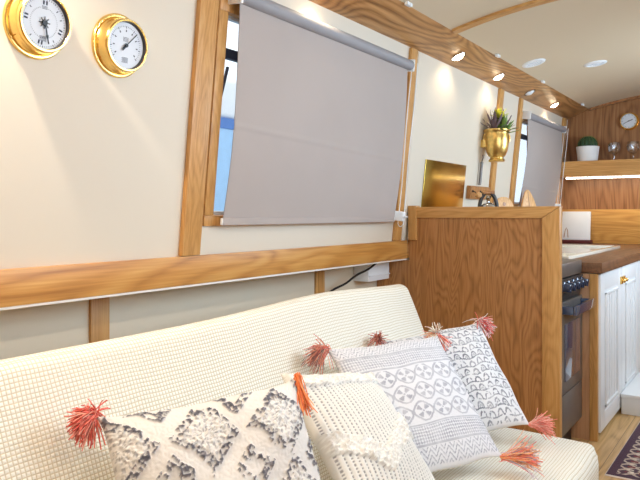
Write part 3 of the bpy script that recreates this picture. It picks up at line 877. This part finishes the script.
# ------------------------------------------------------------------ sofa
def rounded_box(L, D, H, r, step=.03, seg=7, bulge=None):
    """centre at origin in x,y; z from 0 to H; returns verts, faces, loop uvs (metres, box-projected)"""
    def ticks(n):
        t = [-n / 2 + r * (1 - math.cos(PI / 2 * k / seg)) * 0 + r * k / seg for k in range(seg)]
        m = max(1, int((n - 2 * r) / step)); mid = [-n / 2 + r + (n - 2 * r) * k / m for k in range(m + 1)]
        return t + mid + [-v for v in t[::-1]]
    tx, ty, tz = ticks(L), ticks(D), ticks(H)
    idx = {}; vs = []; fs = []; fax = []
    def vid(x, y, z):
        key = (round(x, 6), round(y, 6), round(z, 6))
        if key not in idx:
            p = Vector((x, y, z)); q = Vector((max(-L / 2 + r, min(L / 2 - r, x)), max(-D / 2 + r, min(D / 2 - r, y)), max(-H / 2 + r, min(H / 2 - r, z))))
            d = p - q
            if d.length > 1e-9:
                # cube corner -> sphere
                m = max(abs(d.x), abs(d.y), abs(d.z)); d = d.normalized() * m
                p = q + d
            idx[key] = len(vs); vs.append(p)
        return idx[key]
    for ax, (A, B, Cc) in enumerate(((ty, tz, tx), (tx, tz, ty), (tx, ty, tz))):
        for side in (0, -1):
            c = Cc[side]
            for i in range(len(A) - 1):
                for j in range(len(B) - 1):
                    quad = [(A[i], B[j]), (A[i + 1], B[j]), (A[i + 1], B[j + 1]), (A[i], B[j + 1])]
                    def mk(a, b): return {0: (c, a, b), 1: (a, c, b), 2: (a, b, c)}[ax]
                    f = [vid(*mk(*q)) for q in quad]
                    if len(set(f)) < 4: continue
                    fs.append(f); fax.append(ax)
    return vs, fs, fax
def soft_block(name, L, D, H, r, T, mat, parent, deform=None):
    vs, fs, fax = rounded_box(L, D, H, r)
    me = bpy.data.meshes.new(name); base = [v.copy() for v in vs]
    if deform: vs = [deform(v) for v in vs]
    me.from_pydata([tuple(v) for v in vs], [], fs)
    bm = bmesh.new(); bm.from_mesh(me); bmesh.ops.recalc_face_normals(bm, faces=bm.faces); bm.to_mesh(me); bm.free()
    uv = me.uv_layers.new(name='UVMap')
    for p in me.polygons:
        n = p.normal; cz = [abs(n.x), abs(n.y) * 1.0, abs(n.z)]; ax = cz.index(max(cz))
        for li in p.loop_indices:
            b = base[me.loops[li].vertex_index]
            # unroll front over top so the weave runs on
            if ax == 0: uv.data[li].uv = (b.y, b.z)
            elif ax == 1: uv.data[li].uv = (b.x, b.z)
            else: uv.data[li].uv = (b.x, b.y)
    me.polygons.foreach_set('use_smooth', [True] * len(me.polygons))
    me.materials.append(M[mat])
    o = bpy.data.objects.new(name, me); C.objects.link(o); o.parent = parent
    o.matrix_basis = WM[parent.name].inverted() @ T
    WM[o.name] = T.copy()
    return o
so = thing('sofa', 'long cream sofa in a waffle-weave cover along the left wall', 'sofa', (1.75, 1.0, 0))
SH = ZC - .89
sxa, sxb = .62, 2.815
def seat_def(v):
    w = v.copy(); fx = (w.x + 1.1) ; 
    if v.z > .05:
        w.z += .010 * math.cos(PI * min(1, abs(v.y) / .4) / 2) + .004 * mnoise.noise((v.x * 3, v.y * 3, 1))
    # plan-view rounding of the front right corner
    a = max(0, v.x - (sxb - sxa) / 2 + .16); b = max(0, -v.y - .33 + .16)
    d = math.hypot(a, b)
    if d > .16: 
        k = .16 / d; w.x -= a * (1 - k); w.y += b * (1 - k)
    return w
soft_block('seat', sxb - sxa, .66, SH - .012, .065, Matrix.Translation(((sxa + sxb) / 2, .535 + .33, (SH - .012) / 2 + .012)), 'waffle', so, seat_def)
# backrest leaning back
BL = R(20); bh, bd = .64, .135
def back_def(v):
    w = v.copy(); X = v.x + (sxa + 2.885) / 2
    if v.z > 0:
        w.z += (v.z / (bh / 2)) * (.024 * math.exp(-((X - 2.2) / .45) ** 2) - .004)
    w.y += .010 * mnoise.noise((X * 1.6, v.z * 2, 3)) - .012 * math.cos(PI * v.z / bh) * (1 if v.y < 0 else 0)
    if X > 2.6: w.x -= .05 * max(0, (.0 - v.z)) / (bh / 2) * (X - 2.6) / .28
    return w
Tb = Matrix.Translation(((sxa + 2.885) / 2, 1.448 + .035, ZC - .336)) @ Matrix.Rotation(-BL, 4, 'X') @ Matrix.Translation((0, 0, -bh / 2))
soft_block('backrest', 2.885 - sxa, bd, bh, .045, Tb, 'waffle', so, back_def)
bx = MB(); bx.box(sxa + .05, sxb - .08, .70, 1.30, .0, .012); bx.build('base', 'black', so)

# ------------------------------------------------------------------ cushions
def basis(yaw, lean, roll):
    u = Vector((math.cos(yaw), math.sin(yaw), 0)); w0 = Vector((math.sin(yaw), -math.cos(yaw), 0)); z = Vector((0, 0, 1))
    v = z * math.cos(lean) - w0 * math.sin(lean)
    u2 = u * math.cos(roll) + v * math.sin(roll); v2 = v * math.cos(roll) - u * math.sin(roll)
    return u2, v2, u2.cross(v2)
def tassel(parent, Mw, base, direc, length, spread, cols, n, droop=.35, rad=.0013):
    """a bunch of yarn strands from one knot; base/direc in world space"""
    d0 = Vector(direc).normalized(); verts = []; faces = []; cl = []
    inv = Mw.inverted()
    def strand(p, d, L, c, dr):
        side = d.cross(Vector((random.uniform(-1, 1), random.uniform(-1, 1), random.uniform(-1, 1)))).normalized(); up = side.cross(d)
        cur = random.uniform(-.45, .45); b0 = len(verts); ns = 6
        for i in range(ns + 1):
            t = i / ns
            q = p + d * L * t + side * (cur * L * t * t) + Vector((0, 0, -1)) * (dr * L * t * t)
            for k in range(3):
                a = 2 * PI * k / 3
                verts.append(inv @ (q + side * rad * math.cos(a) + up * rad * math.sin(a))); cl.append(c)
        for i in range(ns):
            for k in range(3):
                a = b0 + i * 3 + k; b = b0 + i * 3 + (k + 1) % 3
                faces.append((a, b, b + 3, a + 3))
    for i in range(n):
        d = (d0 + Vector((random.gauss(0, 1), random.gauss(0, 1), random.gauss(0, 1))) * spread).normalized()
        c = lin(random.choice(cols)) * random.uniform(1.0, 1.5)
        strand(Vector(base) + Vector((random.gauss(0, 1), random.gauss(0, 1), random.gauss(0, 1))) * .004, d, length * random.uniform(.7, 1.1), np.clip(c, 0, 1), droop * random.uniform(.5, 1.3))
    # binding knot
    kn = 10; b0 = len(verts); kr = .0085
    for j in range(7):
        ph = -PI / 2 + PI * j / 6
        for k in range(kn):
            a = 2 * PI * k / kn
            verts.append(inv @ (Vector(base) + Vector((math.cos(ph) * math.cos(a), math.cos(ph) * math.sin(a), math.sin(ph))) * kr)); cl.append(lin(cols[0]))
    for j in range(6):
        for k in range(kn):
            a = b0 + j * kn + k; b = b0 + j * kn + (k + 1) % kn
            faces.append((a, b, b + kn, a + kn))
    me = np_mesh('tassel', verts, faces, np.array(cl), 'yarn')
    o = bpy.data.objects.new('tassel', me); C.objects.link(o); o.parent = parent
    return o
def cushion(label, P, pattern, T0=.07, N=200, sq=2.6, seed=1, ear=.055, ex=3.0):
    cx, cy, cz, yaw, lean, roll, s = P
    u, v, w = basis(yaw, lean, roll)
    Mw = Matrix((( u.x, v.x, w.x, cx), (u.y, v.y, w.y, cy), (u.z, v.z, w.z, ZC + cz), (0, 0, 0, 1)))
    o = thing('cushion', label, 'cushion', mat=Mw, group='scatter cushions on the sofa')
    h = s / 2
    t = np.linspace(-1, 1, N + 1); a, b = np.meshgrid(t, t)
    wob = (vnoise(a + 3, b + 3, 2.2, seed) - .5)
    X = h * a * (1 - ear * (1 - np.abs(b) ** ex)) + .010 * wob * np.abs(a)
    Y = h * b * (1 - ear * (1 - np.abs(a) ** ex)) + .010 * (vnoise(a + 7, b + 5, 2.2, seed + 1) - .5)
    th = T0 * np.maximum(0, (1 - np.abs(a) ** sq) * (1 - np.abs(b) ** sq)) ** .52
    th = th * (1 + .22 * (vnoise(a + 9, b + 2, 2.0, seed + 2) - .5))
    U, Vv = (a + 1) / 2, (b + 1) / 2
    colr, disp = pattern(U, Vv)
    edge = np.clip((1 - np.maximum(np.abs(a), np.abs(b))) / .03, 0, 1)
    zf = th + disp * edge
    zb = -th * .9
    n1 = (N + 1) ** 2
    Vt = np.concatenate([np.stack([X.ravel(), Y.ravel(), zf.ravel()], 1), np.stack([X.ravel(), Y.ravel(), zb.ravel()], 1)])
    F = np.concatenate([grid_faces(N, N), grid_faces(N, N, n1, True)])
    cb2 = np.empty(colr.shape); cb2[:] = lin((228, 222, 212))
    me = np_mesh('cover', Vt, F, np.concatenate([colr.reshape(-1, 3), cb2.reshape(-1, 3)]), 'textile')
    bm = bmesh.new(); bm.from_mesh(me); bmesh.ops.remove_doubles(bm, verts=bm.verts, dist=1e-6); bm.to_mesh(me); bm.free()
    c = bpy.data.objects.new('cover', me); C.objects.link(c); c.parent = o
    WM[c.name] = Mw.copy()
    def corner(i, j): return Mw @ Vector((h * i, h * j, 0))
    return o, Mw, corner
def mixc(colr, mask, c):
    colr += (lin(c) - colr) * mask[..., None]

def pat_berber(U, V):
    col = np.empty(U.shape + (3,)); col[:] = lin((227, 223, 219))
    n1 = vnoise(U, V, 92, 21); n2 = vnoise(U + .3, V + .7, 34, 22); n3 = vnoise(U, V, 120, 23)
    j = (vnoise(U, V, 12, 24) - .5) * .05
    x = (U + j) * 2.5 + .45; y = (V + j) * 2.6 + .42
    cxx = ((x % 1) - .5); cyy = ((y % 1) - .5)
    dm = np.abs(cxx) + np.abs(cyy)                 # 0 in a medallion, .5 on the lattice, 1 in the dual
    line = np.maximum(np.clip(1 - np.abs(dm - .40) / .085, 0, 1), np.clip(1 - np.abs(dm - .80) / .09, 0, 1))
    tuft = (line > .14) & (n1 > .50)
    mixc(col, tuft.astype(float) * .85, (116, 114, 124))
    mixc(col, ((line > .3) & (n1 > .64)).astype(float) * .75, (80, 80, 92))
    inside = dm < .33
    ang = np.arctan2(cyy, cxx); rr = np.hypot(cxx, cyy)
    star = (np.sin(ang * 16 + 2.5 * (n2 - .5)) > .25) & (np.sin(rr * 62 + n2 * 4) > -.35) & inside
    mixc(col, star.astype(float) * .7, (146, 143, 146))
    mixc(col, (inside & (n3 > .7)).astype(float) * .5, (250, 248, 242))
    disp = tuft * (.003 + .006 * n3) + inside * (.003 + .009 * n1 * n3) + .0018 * n3
    return col, disp
def pat_tuft(U, V):
    col = np.empty(U.shape + (3,)); col[:] = lin((229, 225, 218))
    n1 = vnoise(U, V, 60, 31); n2 = vnoise(U, V, 26, 32); n3 = vnoise(U, V, 130, 33)
    zig = np.abs(((U * 1.0 + .1) % 1) - .5) * .5
    vv = V + (vnoise(U, V, 9, 35) - .5) * .035
    shag = ((vv > .88) | (np.abs(vv - .30 - zig) < .075) | (vv < .10)).astype(float)
    sh = np.clip(shag, 0, 1)
    mixc(col, sh * (n1 > .62) * .35, (196, 188, 176)); mixc(col, sh * (n3 > .55) * .6, (252, 250, 244))
    fu = (U * 24) % 1; fv = (V * 46 + np.floor(U * 24) % 2 * .5) % 1
    dots = ((np.abs(fu - .5) < .17) & (np.abs(fv - .5) < .27)).astype(float) * (1 - sh)
    mixc(col, dots * .7, (112, 108, 108))
    ribs = .5 + .5 * np.cos(2 * PI * (U * 24 - .0))
    disp = sh * (.004 + .011 * n1 * (.5 + n2)) + (1 - sh) * (.0022 * ribs - .0015 * dots)
    return col, disp
def pat_lattice(U, V):
    col = np.empty(U.shape + (3,)); col[:] = lin((221, 220, 223))
    g = (158, 158, 168); n3 = vnoise(U, V, 130, 43); n1 = vnoise(U, V, 30, 44)
    m = np.zeros(U.shape)
    def chev(lo, hi, per, cnt):
        q = (V - lo) / (hi - lo); z = np.abs(((U * per) % 1) - .5) * 2
        return ((V > lo) & (V < hi) & (((q - z * .45) * cnt) % 1 < .28)).astype(float)
    m = np.maximum(m, chev(.89, .985, 16, 3)); m = np.maximum(m, chev(.03, .145, 13, 3))
    def hatch(lo, hi):
        a_ = ((U * 24 + V * 24) % 1 < .45); b_ = ((U * 24 - V * 24) % 1 < .45)
        return ((V > lo) & (V < hi) & (a_ ^ b_)).astype(float)
    m = np.maximum(m, hatch(.765, .875) * .8); m = np.maximum(m, hatch(.165, .285) * .85)
    for l in (.155, .292, .755, .88): m = np.maximum(m, (np.abs(V - l) < .006).astype(float) * .7)
    zone = (V > .31) & (V < .74)
    X = U * 5.6; Y = (V - .31) / .43 * 2.95; row = np.floor(Y); X = X + .5 * (row % 2)
    fx = (X % 1) - .5; fy = (Y % 1) - .5
    rad = np.hypot(fx * 1.0, fy * 1.0); ang = np.arctan2(fy, fx)
    ring = np.abs(rad - .44 - .03 * np.cos(4 * ang)) < .045
    petal = (np.abs(rad - .22) < .12) & (np.abs(np.sin(2 * ang + .0)) > .72)
    core = rad < .05
    m = np.maximum(m, zone * np.maximum(np.maximum(ring * .75, petal * .85), core * .8))
    m = m * (.65 + .5 * n1)
    mixc(col, np.clip(m, 0, 1), g)
    return col, .0010 * n3 + .0012 * m
def pat_scallop(U, V):
    col = np.empty(U.shape + (3,)); col[:] = lin((224, 223, 225))
    n1 = vnoise(U, V, 24, 51); n3 = vnoise(U, V, 130, 53); n4 = vnoise(U, V, 60, 54)
    Y = V * 13 + .12 * np.sin(U * 30) + (vnoise(U, V, 8, 55) - .5) * .35; row = np.floor(Y); fy = Y - row
    X = U * 12 + .37 * row + .25 * np.sin(row * 2.3); fx = (X % 1) - .5
    linee = fy < .14
    loop = (np.abs(np.hypot(fx * 1.15, (fy - .14) * .62) - .36) < .075) & (fy > .1)
    inner = (np.abs(np.hypot(fx * 1.15, (fy - .14) * .62) - .16) < .05) & (row % 2 == 0)
    m = np.maximum(np.maximum(linee * .85, loop * .85), inner * .6) * (n4 > .25) * (.55 + .6 * n1)
    border = (V < .025) | (V > .97) | (U < .04) | (U > .96)
    m = np.where(border, 0, m)
    mixc(col, np.clip(m, 0, 1), (96, 98, 110))
    return col, .001 * n3 + .0012 * (m > .3)

RED = [(222, 108, 92), (236, 130, 112), (206, 88, 76), (244, 160, 140)]
ORG = [(232, 122, 66), (240, 142, 84), (216, 100, 52)]
BRICK = [(178, 86, 68), (204, 116, 92), (150, 74, 60), (222, 150, 122)]
MIXD = [(206, 100, 80), (180, 84, 70), (232, 160, 132), (120, 108, 104), (196, 120, 96)]
PALE = [(246, 222, 204), (240, 234, 228), (226, 120, 98), (244, 196, 172)]
PINKW = [(222, 92, 90), (240, 176, 168), (248, 228, 222), (204, 70, 76), (232, 130, 112)]
CORAL = [(250, 150, 132), (252, 178, 162), (244, 130, 116)]
ORPK = [(248, 150, 96), (250, 178, 140), (240, 124, 108), (190, 165, 180)]
camr = Vector((.5535, -.8328, 0)); camf = Vector((.8328, .5535, 0)); up = Vector((0, 0, 1))
# large tufted cushion, front left
o, Mw, cn = cushion('off-white cushion with tufted dark grey diamonds, leftmost of the row', (1.146, 1.008, -.638, -.564, .556, .09, .497), pat_berber, .088, seed=3, ear=.085, sq=3.2, ex=7.0)
p = cn(-1, 1); tassel(o, Mw, p, -camr * .8 - up * .3 - camf * .25, .052, .75, RED, 280, .4, .0017)
p = cn(1, 1) - camf * .02; tassel(o, Mw, p, -up + camr * .22 - camf * .3, .085, .10, ORG, 90, .1, .0015)
# creamy tufted cushion
o, Mw, cn = cushion('cream cushion with shaggy tufted bands and rows of dark dots, in front centre', (1.640, .940, -.628, .096, .736, -.234, .437), pat_tuft, .062, seed=13, ear=.04)
# pale block print cushion
o, Mw, cn = cushion('pale cushion printed with grey leaf lattice and chevron bands, second from the partition', (2.092, 1.008, -.639, -.449, .73, .016, .491), pat_lattice, .056, seed=23, ear=.05)
p = cn(-1, 1); tassel(o, Mw, p, -camr * .9 + up * .15 - camf * .9, .078, .32, MIXD, 170, .5)
p = cn(1, 1); tassel(o, Mw, p, -camr * .4 + up * .7 - camf * .3, .050, .5, PALE[:2] + PALE[3:], 60, .3); tassel(o, Mw, p, camr * .6 - up * .6 - camf * .3, .055, .25, RED, 60, .3); tassel(o, Mw, p, -camr * .8 - up * .15, .055, .2, ORPK[:3], 40, .3)
p = cn(1, -1); tassel(o, Mw, p, camr * .95 + up * .24 - camf * .4, .115, .18, ORPK, 190, .15)
# grey scallop print cushion
o, Mw, cn = cushion('white cushion with rows of grey scallop print, nearest the partition', (2.480, 1.031, -.651, -.761, .698, .154, .458), pat_scallop, .07, seed=33, ear=.05)
p = cn(-1, 1); tassel(o, Mw, p, -camr * .2 + up * .9 - camf * .9, .070, .26, BRICK, 150, .5)
p = cn(1, 1); tassel(o, Mw, p, camr * .7 - up * .05 - camf * .5, .062, .60, PINKW, 220, .35)
p = cn(1, -1); tassel(o, Mw, p, camr * 1. + up * .12 - camf * .2, .085, .26, CORAL, 170, .18)

# ------------------------------------------------------------------ outside
M['bluepaint'] = plain('blue_boat_paint', (70, 120, 190), .4, noise=.03)
M['palepaint'] = plain('pale_blue_boat_paint', (165, 205, 240), .4, noise=.02)
ob = thing('moored_boat', 'white and pale blue boat moored outside, glimpsed past the blind edges', 'boat', (5, 7.5, -.3))
MB().box(-6, 16, 6.5, 8.5, 2.62, 3.2, .08, 3).build('cabin_top', 'plastic', ob)
MB().box(-6, 16, 6.5, 8.5, .6, 2.47).build('cabin_side', 'palepaint', ob)
MB().box(-6.3, 16.3, 6.3, 8.7, -.3, .62, .05).build('hull', 'knob', ob)
MB().box(-6.02, 16.02, 6.485, 8.515, 2.47, 2.62).build('band', 'bluepaint', ob)
struct(MB().box(-20, 30, 2.2, 60, -.35, -.3), 'ground', plain('canal_water', (120, 150, 165), .1, noise=.05, nscale=.5))

# ------------------------------------------------------------------ light
W = bpy.data.worlds.new('world'); bpy.context.scene.world = W; W.use_nodes = True
nt = W.node_tree; bg = nt.nodes['Background']
tc = nt.nodes.new('ShaderNodeTexCoord'); sp_ = nt.nodes.new('ShaderNodeSeparateXYZ'); rp = nt.nodes.new('ShaderNodeValToRGB')
nt.links.new(tc.outputs['Generated'], sp_.inputs[0]); nt.links.new(sp_.outputs[2], rp.inputs[0])
e = rp.color_ramp.elements; e[0].position = .0; e[0].color = (.72, .86, 1, 1); e[1].position = .5; e[1].color = (.95, .98, 1, 1)
nt.links.new(rp.outputs[0], bg.inputs[0]); bg.inputs[1].default_value = 1.6
def area(name, loc, size, energy, col, direc):
    L = bpy.data.lights.new(name, 'AREA'); L.shape = 'RECTANGLE'; L.size, L.size_y = size; L.energy = energy; L.color = col
    o = bpy.data.objects.new(name, L); C.objects.link(o); o.location = loc
    o.rotation_euler = Vector(direc).to_track_quat('-Z', 'Y').to_euler()
    return o
for k, (a, b) in enumerate(RW):
    pz = WR @ Vector(((a + b) / 2, -.015, .515))
    area('window_daylight', pz, (b - a - .1, .66), (4, 26, 32)[k], (.60, .80, 1.0), (0, 1, .0))
area('led_strip_light', (6.36, .7, ZC + .312), (.02, 1.7), 3.0, (1, .9, .72), (.25, 0, -1)).rotation_euler = (0, R(-12), 0)

# ------------------------------------------------------------------ camera
cam = bpy.data.cameras.new('camera'); co = bpy.data.objects.new('camera', cam); C.objects.link(co)
th = math.atan(452 / 680)
co.location = (0, 0, ZC); co.rotation_euler = (PI / 2, 0, th - PI / 2)
cam.sensor_width = 36; cam.lens = 680 / 640 * 36; cam.shift_y = -26 / 640; cam.clip_start = .02
S = bpy.context.scene; S.camera = co
S.view_settings.view_transform = 'Standard'; S.view_settings.look = 'None'; S.view_settings.exposure = -0.04; S.view_settings.gamma = 1
S.view_settings.use_curve_mapping = False
